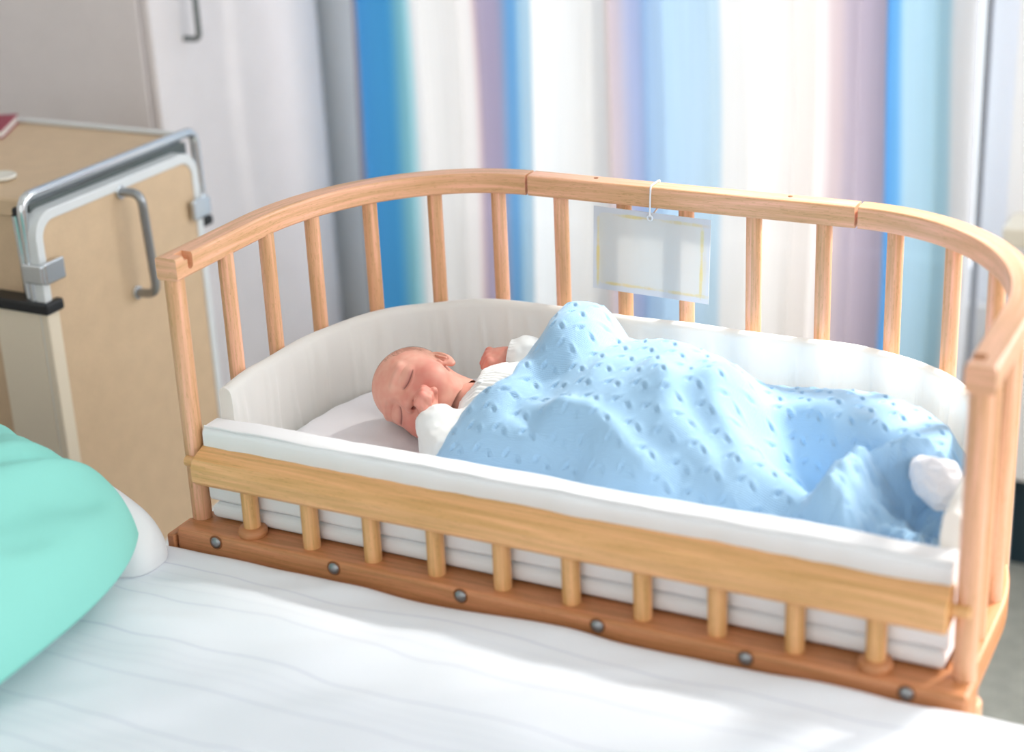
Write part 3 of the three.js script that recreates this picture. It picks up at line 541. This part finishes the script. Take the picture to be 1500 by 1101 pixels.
// head in centimetres: x to the baby's left ear, y to the crown, z out of the face
const EX = 2.3, lidCurve = (ax) => -.30 - .30 * (1 - ((ax - EX) / 1.3) ** 2) - .16 * (ax - EX);
function headSDF(x, y, z) {
  const ax = Math.abs(x);
  let d = ell(x, y, z, 0, 1.25, -.7, 4.75, 4.6, 5.55);
  d = smin(d, ell(x, y, z, 0, -1.3, 1.2, 4.3, 4.2, 3.5), 1.8);
  d = smin(d, ell(ax, y, z, 2.65, -2.75, 2.3, 2.15, 2.15, 2.0), 1.2);           // cheeks
  d = smin(d, ell(x, y, z, 0, -3.7, 2.1, 3.3, 2.3, 2.1), 1.0);                   // jaw
  d = smin(d, ell(x, y, z, 0, -4.95, 3.0, 1.3, .95, .9), .8);                    // chin
  d = smin(d, ell(ax, y, z, 2.1, 1.45, 3.45, 1.6, .55, .7), .8);                 // brow
  d = smax(d, -ell(ax, y, z, 2.1, .1, 5.1, 1.6, .9, 1.0), .8);                   // eye socket
  d = smin(d, ell(ax, y, z, EX, -.12, 3.15, 1.45, 1.0, 1.0), .35);               // closed lid
  if (ax > .8 && ax < 3.9 && z > 1) {
    const ly = lidCurve(ax), e = Math.abs(y - ly), w = sstep(.95, 1.35, ax) * sstep(3.75, 3.3, ax);
    d += .13 * w * Math.exp(-((e / .10) ** 2)) - .05 * w * Math.exp(-(((y - ly + .38) / .2) ** 2));
    const cy = .62 + .2 * (1 - ((ax - EX) / 1.3) ** 2); d += .05 * w * Math.exp(-(((y - cy) / .09) ** 2));
    const by = -1.25 + .15 * ((ax - 2.2) ** 2); d += .04 * w * Math.exp(-(((y - by) / .1) ** 2));
  }
  d = smin(d, cap(x, y, z, [0, .5, 4.0], [0, -1.3, 4.95], .5, .6), .7);           // nose bridge
  d = smin(d, ell(x, y, z, 0, -1.55, 5.05, .8, .66, .66), .4);
  d = smin(d, ell(ax, y, z, .82, -1.75, 4.55, .5, .5, .6), .28);
  d = smax(d, -ell(ax, y, z, .47, -2.22, 4.85, .23, .32, .3), .14);               // nostrils
  d = smin(d, ell(x, y, z, 0, -2.87, 4.3, 1.15, .45, .45), .4);                   // upper lip
  d = smin(d, ell(x, y, z, 0, -3.62, 4.0, 1.0, .42, .45), .4);                    // lower lip
  d += .14 * Math.exp(-(((y + 3.25 + .05 * x * x) / .12) ** 2)) * sstep(1.6, 1.2, ax) * (z > 3 ? 1 : 0);
  d += .05 * Math.exp(-((x / .16) ** 2)) * sstep(-2.9, -2.6, y) * sstep(-2.2, -2.4, y) * (z > 3 ? 1 : 0); // philtrum
  // nasolabial fold
  // ears
  const ex = ax - 4.25, ey = y + 1.75, ez = z + .6; const ca = .93, sa = .36; // flared away from the head
  const qx = ex * ca + ez * sa, qz = -ex * sa + ez * ca;
  let e = ell(qx, ey, qz, .1, 0, -.5, .36, 1.75, 1.1);
  e = smax(e, -ell(qx, ey, qz, .42, .2, -.45, .34, 1.25, .72), .12);
  e = smax(e, -ell(qx, ey, qz, .2, -.15, -.1, .45, .5, .38), .1);
  e = smin(e, cap(qx, ey, qz, [.28, .75, -.55], [.26, -.5, -.75], .13, .13), .15); // antihelix
  e = smin(e, ell(qx, ey, qz, .3, -.25, .32, .22, .34, .2), .15);                  // tragus
  e = smin(e, ell(qx, ey, qz, .12, -1.55, -.35, .3, .5, .5), .25);                 // lobe
  d = smin(d, e, .22);
  d = smin(d, cap(x, y, z, [0, -2.6, -1.2], [0, -6.6, -1.4], 3.2, 3.0), 1.3);       // neck
  d = smin(d, ell(x, y, z, 0, -5.1, 1.2, 2.8, 1.4, 1.8), .9);                       // double chin
  return d;
}
const mix3 = (a, b, t) => [lerp(a[0], b[0], t), lerp(a[1], b[1], t), lerp(a[2], b[2], t)];
const lin = (h) => { const c = new THREE.Color(h); return [c.r, c.g, c.b]; };
const SK = { base: lin(0xe6a491), red: lin(0xdb625d), pale: lin(0xeab5a0), lid: lin(0xb06a66), lash: lin(0x6e4640), lip: lin(0xc25f5a), scalp: lin(0xa97a5f), deep: lin(0x7a2f2a), ear: lin(0xee8f7c) };
function headColor(x, y, z) {
  const ax = Math.abs(x); let c = mix3(SK.base, SK.pale, clamp(.5 + .5 * noise3(x * .5, y * .5, z * .5), 0, 1));
  const blot = .5 + .5 * noise3(x * 1.1 + 5, y * 1.1, z * 1.1);
  c = mix3(c, SK.red, .62 * Math.exp(-(((ax - 3.0) / 1.8) ** 2 + ((y + 2.3) / 1.9) ** 2 + ((z - 2.8) / 2.6) ** 2)));
  c = mix3(c, SK.red, .16 * blot);
  c = mix3(c, SK.red, .25 * Math.exp(-((x / 1.2) ** 2 + ((y + 1.2) / 1.0) ** 2)) * (z > 4 ? 1 : 0));
  if (z > 1 && ax < 4) {
    const w = sstep(.9, 1.35, ax) * sstep(3.75, 3.3, ax), ly = lidCurve(ax);
    c = mix3(c, SK.lid, .5 * w * Math.exp(-(((y - ly - .05) / .32) ** 2)));
    c = mix3(c, SK.lash, .7 * w * Math.exp(-(((y - ly) / .09) ** 2)));
    c = mix3(c, SK.lash, .12 * sstep(.6, 1.2, ax) * sstep(3.8, 3.2, ax) * Math.exp(-(((y - 1.55 + .12 * (ax - 1.9) ** 2) / .22) ** 2))); // faint brow hair
  }
  if (z > 3.4) { c = mix3(c, SK.lip, .8 * Math.exp(-((x / 1.05) ** 4 + ((y + 3.25) / .55) ** 4))); }
  c = mix3(c, SK.deep, .7 * sstep(.34, .18, vlen((ax - .47) / 1, (y + 2.15) / 1.3, (z - 4.75) / 1.2)));
  if (ax > 4.2 && vlen(y + 1.8, (z + 1.05)) < 2.2) c = mix3(c, SK.ear, .7);
  // scalp under the thin hair
  const hl = sstep(1.4, -1.2, z - .45 * Math.max(0, 3.4 - y) * .2) * sstep(-2.4, -.2, y + .25 * Math.max(0, -z)) + sstep(4.4, 5.4, y);
  c = mix3(c, SK.scalp, .55 * clamp(hl, 0, 1) * (.8 + .2 * blot));
  return c;
}
// fist in centimetres: y from wrist to knuckles, z back of the hand, thumb on side ts of x
function handSDF(ts, curl, thumbIn) {
  const fingers = [];
  const xs = [.98, .34, -.32, -.94], len = [.94, 1.0, .95, .8];
  xs.forEach((fx, i) => {
    const sx = fx * ts, L = len[i], k = [sx * .96, 2.35 - .12 * Math.abs(i - 1.2), .12]; let a = -curl[0], p = k; const pts = [k];
    for (const [l, da] of [[1.05, 0], [.75, -curl[1]], [.55, -curl[2]]]) { a += da; p = [p[0] - sx * .02, p[1] + Math.cos(a) * l * L, p[2] + Math.sin(a) * l * L]; pts.push(p); }
    fingers.push(pts);
  });
  const th = thumbIn ? [[ts * .85, .55, -.35], [ts * 1.35, 1.35, -.85], [ts * 1.05, 1.95, -1.35], [ts * .35, 2.1, -1.62]] : [[ts * .85, .55, -.3], [ts * 1.5, 1.3, -.6], [ts * 1.5, 2.1, -.95], [ts * 1.15, 2.65, -1.2]];
  return (x, y, z) => {
    let d = ell(x, y, z, 0, 1.45, -.12, 1.42, 1.35, .72);
    d = smin(d, cap(x, y, z, [0, -1.6, -.1], [0, .6, -.1], .98, .92), .6);
    d = smin(d, ell(x, y, z, ts * .95, 1.0, -.45, .62, .85, .55), .4);
    for (const f of fingers) {
      let e = cap(x, y, z, f[0], f[1], .43, .40); e = smin(e, cap(x, y, z, f[1], f[2], .40, .36), .12); e = smin(e, cap(x, y, z, f[2], f[3], .36, .30), .12);
      d = smin(d, e, .16);
    }
    let e = cap(x, y, z, th[0], th[1], .5, .42); e = smin(e, cap(x, y, z, th[1], th[2], .42, .38), .12); e = smin(e, cap(x, y, z, th[2], th[3], .38, .31), .12);
    d = smin(d, e, .14);
    // knuckle creases
    return d;
  };
}
const handColor = (x, y, z) => { let c = mix3(SK.base, SK.red, .16 + .16 * noise3(x * 1.3, y * 1.3, z * 1.3) + .22 * sstep(1.6, 3.0, y)); return c; };
function basisXf(pos, yDir, zDir, s) { const y = V(...yDir).normalize(), z0 = V(...zDir), x = y.clone().cross(z0).normalize(), z = x.clone().cross(y); return p => [0, 1, 2].map(k => pos[k] + s * (p[0] * x.getComponent(k) + p[1] * y.getComponent(k) + p[2] * z.getComponent(k))); }
const RW = [-.2065, .781, -.150], LW = [-.176, .809, -.301];
const rightHandXf = basisXf(RW, [-.55, .8, .1], [-.85, -.35, .45], .0125);
const leftHandXf = basisXf(LW, [-.88, -.08, .42], [-.1, .93, .28], .0130);

const baby = thing('person', 'sleeping newborn in a white knitted cardigan with one fist at the mouth', 'baby');
const bodySDF = (x, y, z) => {
  let d = cap(x, y, z, [-.14, .772, -.225], [-.02, .772, -.235], .042, .044);
  d = smin(d, cap(x, y, z, [-.205, .775, -.215], [-.14, .772, -.225], .025, .03), .02);
  d = smin(d, cap(x, y, z, [-.15, .772, -.18], [-.170, .753, -.126], .019, .017), .015);
  d = smin(d, cap(x, y, z, [-.170, .753, -.126], RW, .017, .012), .008);
  d = smin(d, cap(x, y, z, [-.15, .775, -.275], [-.105, .80, -.315], .019, .016), .015);
  d = smin(d, cap(x, y, z, [-.105, .80, -.315], LW, .016, .012), .008);
  for (const s of [-1, 1]) {
    d = smin(d, cap(x, y, z, [-.01, .765, -.235 + s * .03], [.015, .806, -.240 + s * .035], .03, .024), .02);
    d = smin(d, cap(x, y, z, [.015, .806, -.240 + s * .035], [.07, .765, -.245 + s * .03], .022, .014), .01);
    d = smin(d, cap(x, y, z, [.07, .765, -.245 + s * .03], [.085, .79, -.245 + s * .03], .013, .011), .01);
  }
  return d;
};
{
  const skin = phys({ vertexColors: true, roughness: .55, sheen: .25, sheenRoughness: .5, sheenColor: 0xffd8c8 });
  const parts = [
    nets(headSDF, [-5.9, -6.2, -7], [5.9, 6.4, 6.4], .075, headXf, headColor),
    nets(handSDF(-1, [1.15, 1.5, 1.0], true), [-2.4, -2, -2.6], [2.4, 3.8, 1.4], .085, rightHandXf, handColor),
    nets(handSDF(1, [1.05, 1.45, .9], true), [-2.4, -2, -2.6], [2.4, 3.8, 1.4], .085, leftHandXf, handColor),
    nets(bodySDF, [-.25, .70, -.36], [.12, .90, -.09], .004, null, () => SK.base)];
  mesh('body', mergeGeometries(parts), skin, baby);
  // thin newborn hair lying on the scalp
  const rnd = mulberry(91), hp = [], hi = [];
  for (let k = 0; k < 16000; k++) {
    const a = rnd() * 2 * Math.PI, c = rnd() * 2 - 1, s = Math.sqrt(1 - c * c); let dir = [s * Math.cos(a), c, s * Math.sin(a)];
    let r = 8; let o = [dir[0] * r, 1.25 + dir[1] * r, -.7 + dir[2] * r];
    for (let q = 0; q < 30; q++) { const d = headSDF(...o); if (d < .01) break; o = o.map((v, i) => v - dir[i] * d * .9); }
    const front = 1.9 + .5 * noise3(o[0], o[1], 1) - (o[1] < 3.4 ? (3.4 - o[1]) * .95 : 0);
    if (o[2] > front || o[1] < -2.4 || (Math.abs(o[0]) > 3.2 && o[1] < .6 && o[2] > -2.3)) continue;
    // comb away from the whorl near the back of the crown
    let t = [o[0] * .5 + .8 * (rnd() - .5), -(o[1] - 5) * .5 - .6, (o[2] + 2.5) * .4 + .6 * (rnd() - .5)]; const dt = t[0] * dir[0] + t[1] * dir[1] + t[2] * dir[2]; t = t.map((v, i) => v - dir[i] * dt); const tl = Math.hypot(...t) || 1; t = t.map(v => v / tl);
    const side = [dir[1] * t[2] - dir[2] * t[1], dir[2] * t[0] - dir[0] * t[2], dir[0] * t[1] - dir[1] * t[0]];
    const L = .3 + rnd() * .35, w = .0065, b = hp.length / 3; 
    for (let q = 0; q <= 3; q++) { const f = q / 3, lift = .012 + .03 * Math.sin(f * 2.4) - f * f * L * L * .11; for (const sg of [-1, 1]) { const ww = w * (1 - f * .85) * sg; hp.push(...headXf([0, 1, 2].map(i => o[i] + t[i] * L * f + dir[i] * lift + side[i] * ww))); } }
    for (let q = 0; q < 3; q++) hi.push(b + q * 2, b + q * 2 + 1, b + q * 2 + 2, b + q * 2 + 1, b + q * 2 + 3, b + q * 2 + 2);
  }
  const hg = new THREE.BufferGeometry(); hg.setAttribute('position', new THREE.Float32BufferAttribute(hp, 3)); hg.setIndex(hi); hg.computeVertexNormals();
  mesh('hair', hg, std({ color: 0x805b45, roughness: .7, side: THREE.DoubleSide }), baby, 'thin short brown newborn hair');
  // cardigan: torso with collar, and two sleeves with ribbed cuffs
  const axisRib = (x, y, z, a, b, per, depth) => { // ribs running along the arm a->b
    const A = V(...a), Bv = V(...b).sub(A).normalize(), u = Math.abs(Bv.y) < .9 ? V(0, 1, 0) : V(1, 0, 0), e1 = u.clone().cross(Bv).normalize(), e2 = Bv.clone().cross(e1); const p = V(x, y, z).sub(A); return depth * Math.cos(Math.atan2(p.dot(e1), p.dot(e2)) * per); };
  const sleeve = (sh, el, wr, r0, r1, r2) => (x, y, z) => {
    let d = cap(x, y, z, sh, el, r0, r1); d = smin(d, cap(x, y, z, el, wr, r1, r2), .012);
    d += .0008 * noise3(x * 55, y * 55, z * 55) + .0022 * noise3(x * 22, y * 22, z * 22);
    return d;
  };
  const cutEnd = (f, wr, el, over) => { const A = V(...wr), n = A.clone().sub(V(...el)).normalize(); A.addScaledVector(n, over); return (x, y, z) => Math.max(f(x, y, z), (x - A.x) * n.x + (y - A.y) * n.y + (z - A.z) * n.z); };
  const hollow = (f, wr, el, r) => { const A = V(...wr), n = A.clone().sub(V(...el)).normalize(), a = A.clone().addScaledVector(n, .02).toArray(), b = A.clone().addScaledVector(n, -.02).toArray(); return (x, y, z) => Math.max(f(x, y, z), -cap(x, y, z, a, b, r, r)); };
  const arm = (sh, el, wr, r0, r1, r2, cuff) => {
    const n = V(...wr).sub(V(...el)).normalize(), c0 = V(...wr).addScaledVector(n, -.012).toArray(), c1 = V(...wr).addScaledVector(n, .004).toArray();
    const s = sleeve(sh, el, V(...wr).addScaledVector(n, -.014).toArray(), r0, r1, r2 + .0015);
    const cuffF = (x, y, z) => { let d = cap(x, y, z, c0, c1, cuff, cuff * .96); return Math.abs(d) < .004 ? d + axisRib(x, y, z, c0, c1, 26, .0005) : d; };
    return hollow(cutEnd((x, y, z) => smin(s(x, y, z), cuffF(x, y, z), .003), wr, el, .004), wr, el, cuff - .0028);
  };
  const rSh = [-.145, .772, -.175], rEl = [-.170, .753, -.126], lSh = [-.145, .778, -.28], lEl = [-.105, .80, -.318];
  const torso = (x, y, z) => { let d = cap(x, y, z, [-.158, .774, -.225], [-.02, .772, -.235], .046, .05); d = smin(d, cap(x, y, z, [-.15, .774, -.265], [-.15, .772, -.185], .036, .034), .03);
    d += .0012 * noise3(x * 40, y * 40, z * 40);
    const cx = x + .158; // collar band of ribs across the chest
    if (Math.abs(d) < .006) { if (x < -.115 + .35 * (z + .225)) d += .0006 * Math.cos((z * .8 + y * .5) * 2 * Math.PI / .0034) - .0008; }
    const neck = cap(x, y, z, [-.25, .79, -.21], [-.192, .79, -.215], .033, .031); return Math.max(smax(d, -neck, .004), -.203 - x); };
  const knit = (f, lo, hi, c) => nets((x, y, z) => Math.max(f(x, y, z), .7335 - y), lo, hi, c);
  const card = mesh('cardigan', mergeGeometries([
    knit(torso, [-.21, .71, -.32], [.04, .84, -.14], .0014),
    knit(arm(rSh, rEl, RW, .036, .034, .0265, .0215), [-.245, .71, -.22], [-.09, .83, -.07], .00115),
    knit(arm(lSh, lEl, LW, .032, .029, .0235, .020), [-.22, .735, -.37], [-.06, .85, -.24], .00115)]), M.knit, baby, 'white knitted cardigan with ribbed cuffs');
  const bt = new THREE.SphereGeometry(.0042, 16, 10); bt.scale(1, .5, 1); { let y = .86; while (torso(-.166, y, -.196) > 0) y -= .0005; bt.translate(-.166, y + .001, -.196); } mesh('button', bt, std({ color: 0xe6e8ea, roughness: .3 }), card, 'small white button');
}

// ------------------------------------------------------------------ knitted blanket
const innerX = z => { if (z > ZS) return RA - .037; const rx = RA - XS - .037, rz = RB + ZS - .037; return XS + rx * Math.sqrt(Math.max(0, 1 - ((ZS - z) / rz) ** 2)); };
const mounds = [ // x, z, height, sx, sz
  [-.062, -.262, .166, .050, .072], [.035, -.226, .136, .104, .096], [.095, -.235, .116, .066, .085], [-.11, -.215, .114, .052, .080],
  [-.06, -.155, .088, .10, .055], [.05, -.15, .082, .11, .05], [-.12, -.125, .055, .05, .04], [.13, -.125, .046, .10, .035],
  [.19, -.30, .076, .06, .06], [.27, -.295, .086, .07, .06], [.34, -.28, .070, .05, .055]];
const ridges = [ // polyline of [x, z], height, width
  [[[.135, -.22], [.155, -.18], [.20, -.14], [.27, -.115]], .020, .016],
  [[[.06, -.20], [.11, -.14], [.20, -.10]], .008, .014],
  [[[-.03, -.13], [.03, -.10], [.09, -.085]], .014, .012],
  [[[-.09, -.125], [-.03, -.10], [.0, -.085]], -.008, .010],
  [[[.16, -.23], [.22, -.25], [.29, -.235]], .008, .014],
  [[[.309, -.172], [.304, -.14], [.300, -.10]], .078, .0165, 1],
  [[[.312, -.186], [.335, -.202], [.375, -.203], [.396, -.190]], .058, .0115, 1],
  [[[.335, -.115], [.355, -.10], [.385, -.09]], .030, .012],
  [[[.32, -.135], [.345, -.13], [.365, -.12]], .020, .009],
  [[[.31, -.075], [.36, -.065], [.395, -.07]], .02, .012]];
function segDist(x, z, pl) { let b = 1e9; for (let i = 0; i < pl.length - 1; i++) { const [ax, az] = pl[i], [bx, bz] = pl[i + 1], dx = bx - ax, dz = bz - az, t = clamp(((x - ax) * dx + (z - az) * dz) / (dx * dx + dz * dz), 0, 1); b = Math.min(b, Math.hypot(x - ax - dx * t, z - az - dz * t)); } return b; }
function blanketH(x, z) {
  let s = 0; const K = 60; for (const [mx, mz, h, sx, sz] of mounds) { const e = ((x - mx) / sx) ** 2 + ((z - mz) / sz) ** 2; const v = h * Math.exp(-.5 * Math.pow(e, 1.55) * .75); s += Math.exp(K * v) - 1; }
  let y = .736 + Math.log(1 + s) / K;
  const wx = x + .012 * noise3(x * 9, z * 9, 51), wz = z + .012 * noise3(x * 9, z * 9, 57);
  let peak = 0; for (const [pl, h, w, m] of ridges) { const d = segDist(wx, wz, pl); if (d < w * 3.2) { const q = h * Math.exp(-.5 * (d / w) ** 2); if (m) peak = Math.max(peak, q) + .15 * Math.min(peak, q); else y += q; } }
  y += peak;
  const cr = sstep(.265, .30, x) * sstep(-.245, -.205, z); // crumpled corner
  if (cr > 0) y += cr * (.0065 * (Math.abs(noise3(x * 26 + z * 9, z * 24, 71)) - .35) + .0035 * noise3(x * 60, z * 55, 75));
  y += .0035 * noise3(x * 9, z * 11, 41) + .0018 * noise3(x * 24, z * 22, 45);
  const fold = Math.max(0, noise3(x * 7 + z * 9, z * 5 - x * 3, 63)); y += .006 * fold * fold;
  return Math.max(y, .7335);
}
{
  const edge = [[-.40, -.10], [-.37, -.118], [-.33, -.130], [-.295, -.132], [-.2774, -.1287], [-.252, -.1165], [-.206, -.1142], [-.171, -.1095], [-.149, -.1240], [-.139, -.1477], [-.126, -.158], [-.10, -.172], [-.052, -.185]];
  const xe = z => { let i = 0; while (i < edge.length - 2 && edge[i + 1][0] < z) i++; const a = edge[i], b = edge[i + 1]; return lerp(a[1], b[1], sstep(a[0], b[0], z)); };
  const Z0 = -.392, Z1 = -.0515, nu = 400, nv = 250;
  const slitH = (U, Wv) => { // eyelets of the lace knit, in metres along the cloth
    const pu = .040, pv = .026; let h = 0;
    const r0 = Math.round(Wv / pv); for (let r = r0 - 1; r <= r0 + 1; r++) {
      const off = (r & 1) ? pu / 2 : 0, c0 = Math.round((U - off) / pu); for (let c = c0 - 1; c <= c0 + 1; c++) for (const sg of [-1, 1]) {
        const jx = .003 * noise3(r * 3.1, c * 2.7, sg), cx = c * pu + off + sg * .0072 + jx, cz = r * pv + sg * .0022, dx = U - cx, dz = Wv - cz, ca = Math.cos(sg * .75), sa = Math.sin(sg * .75), a = dx * ca - dz * sa, b = dx * sa + dz * ca;
        const e = (a / .0012) ** 2 + (b / .0030) ** 2; if (e < 12) { h -= .0042 * Math.exp(-.6 * e); }
        const e2 = ((a - sg * .0032) / .0022) ** 2 + (b / .005) ** 2; if (e2 < 12) h += .0016 * Math.exp(-.6 * e2);
      } }
    return h;
  };
  const g = sheet(nu, nv, (u, v) => {
    const z = lerp(Z0, Z1, v), a = xe(z), b = Math.min(.412, innerX(z)) - .003; const x = lerp(a, b, u);
    const e = Math.min(1, (x - a) / .012); let y = blanketH(x, z);
    const wallD = b - x; y -= .012 * sstep(.02, 0, wallD);
    const U = (x + .2) * 1.12 + (y - .73) * .25, Wv = (z + .4) * 1.05 - (y - .73) * .35;
    y += slitH(U, Wv) * sstep(0, 1, e) - .004 * (1 - Math.sqrt(Math.max(0, 1 - (1 - e) ** 2)));
    return [x, y, z];
  }, .0032, [.55, .36]);
  solo('baby_blanket', g, M.blanket, 'pale blue lace knit blanket draped over the baby', 'blanket');
}
// folded white cloth at the foot end
{
  const f = (x, y, z) => { let d = cap(x, y, z, [.358, .794, -.196], [.393, .805, -.166], .0145, .017); d = smin(d, cap(x, y, z, [.380, .790, -.165], [.392, .786, -.150], .013, .012), .025); return d + .0022 * (Math.abs(noise3(x * 50, y * 70, z * 50)) - .4) + .0025 * noise3(x * 26, y * 26, z * 26); };
  solo('cloth', nets(f, [.35, .735, -.205], [.425, .835, -.08], .002), M.muslin, 'rolled white cloth poking out at the foot end of the blue blanket', 'cloth');
}

// ------------------------------------------------------------------ name card hanging on the rail
{
  const t = thing('name_card', 'white card with a yellow painted border hanging from the crib rail', 'card');
  const cv = document.createElement('canvas'); cv.width = 768; cv.height = 528; const c = cv.getContext('2d');
  c.fillStyle = '#e9ecf2'; c.fillRect(0, 0, 768, 528); c.fillStyle = '#eeeeec';
  c.beginPath(); c.roundRect(26, 34, 700, 456, 46); c.fill();
  const rnd = mulberry(19); c.lineCap = 'round';
  for (let k = 0; k < 220; k++) { const t0 = rnd() * 4, s = t0 | 0, q = t0 - s; const p = s === 0 ? [50 + q * 660, 42] : s === 1 ? [716, 60 + q * 410] : s === 2 ? [50 + q * 660, 484] : [32, 60 + q * 410]; const hz = s % 2 === 0, l = 20 + rnd() * 60; c.strokeStyle = `rgba(246,${214 + rnd() * 20 | 0},${120 + rnd() * 60 | 0},${.05 + .10 * rnd() * (s === 0 && q > .25 && q < .5 ? 2.2 : 1)})`; c.lineWidth = 7 + rnd() * 17; c.beginPath(); c.moveTo(p[0], p[1] + (rnd() - .5) * 10); c.lineTo(p[0] + (hz ? l : (rnd() - .5) * 6), p[1] + (hz ? (rnd() - .5) * 8 : l)); c.stroke(); }
  const tx = new THREE.CanvasTexture(cv); tx.colorSpace = THREE.SRGBColorSpace;
  const g = new THREE.BoxGeometry(.1565, .1085, .0012); const gi = g.toNonIndexed();
  const m = mesh('card', g, phys({ map: tx, roughness: .8, transmission: .42, thickness: 0 }), t); m.position.set(-.0425, .9145, -RB + .0195); m.rotation.set(-.03, 0, -.022);
  const ey = new THREE.TorusGeometry(.0032, .0011, 8, 20); ey.translate(-.0425, .9625, -RB + .0205); mesh('eyelet', ey, M.frame, t);
  mesh('string', bentTube([[-.0425, .9645, -RB + .021], [-.0435, TOP - .014, -RB + .0165], [-.0435, TOP + .0018, -RB + .0145], [-.0435, TOP + .0018, -RB - .0155], [-.043, TOP - .03, -RB - .016], [-.0425, .9625, -RB + .018]], .003, .0012, 8), M.frame, t, 'thin white hanging string');
}

scene.traverse(o => { if (o.isMesh) { o.castShadow = true; o.receiveShadow = true; } if (o.isLight && o.shadow) o.castShadow = true; });
renderer.render(scene, camera);
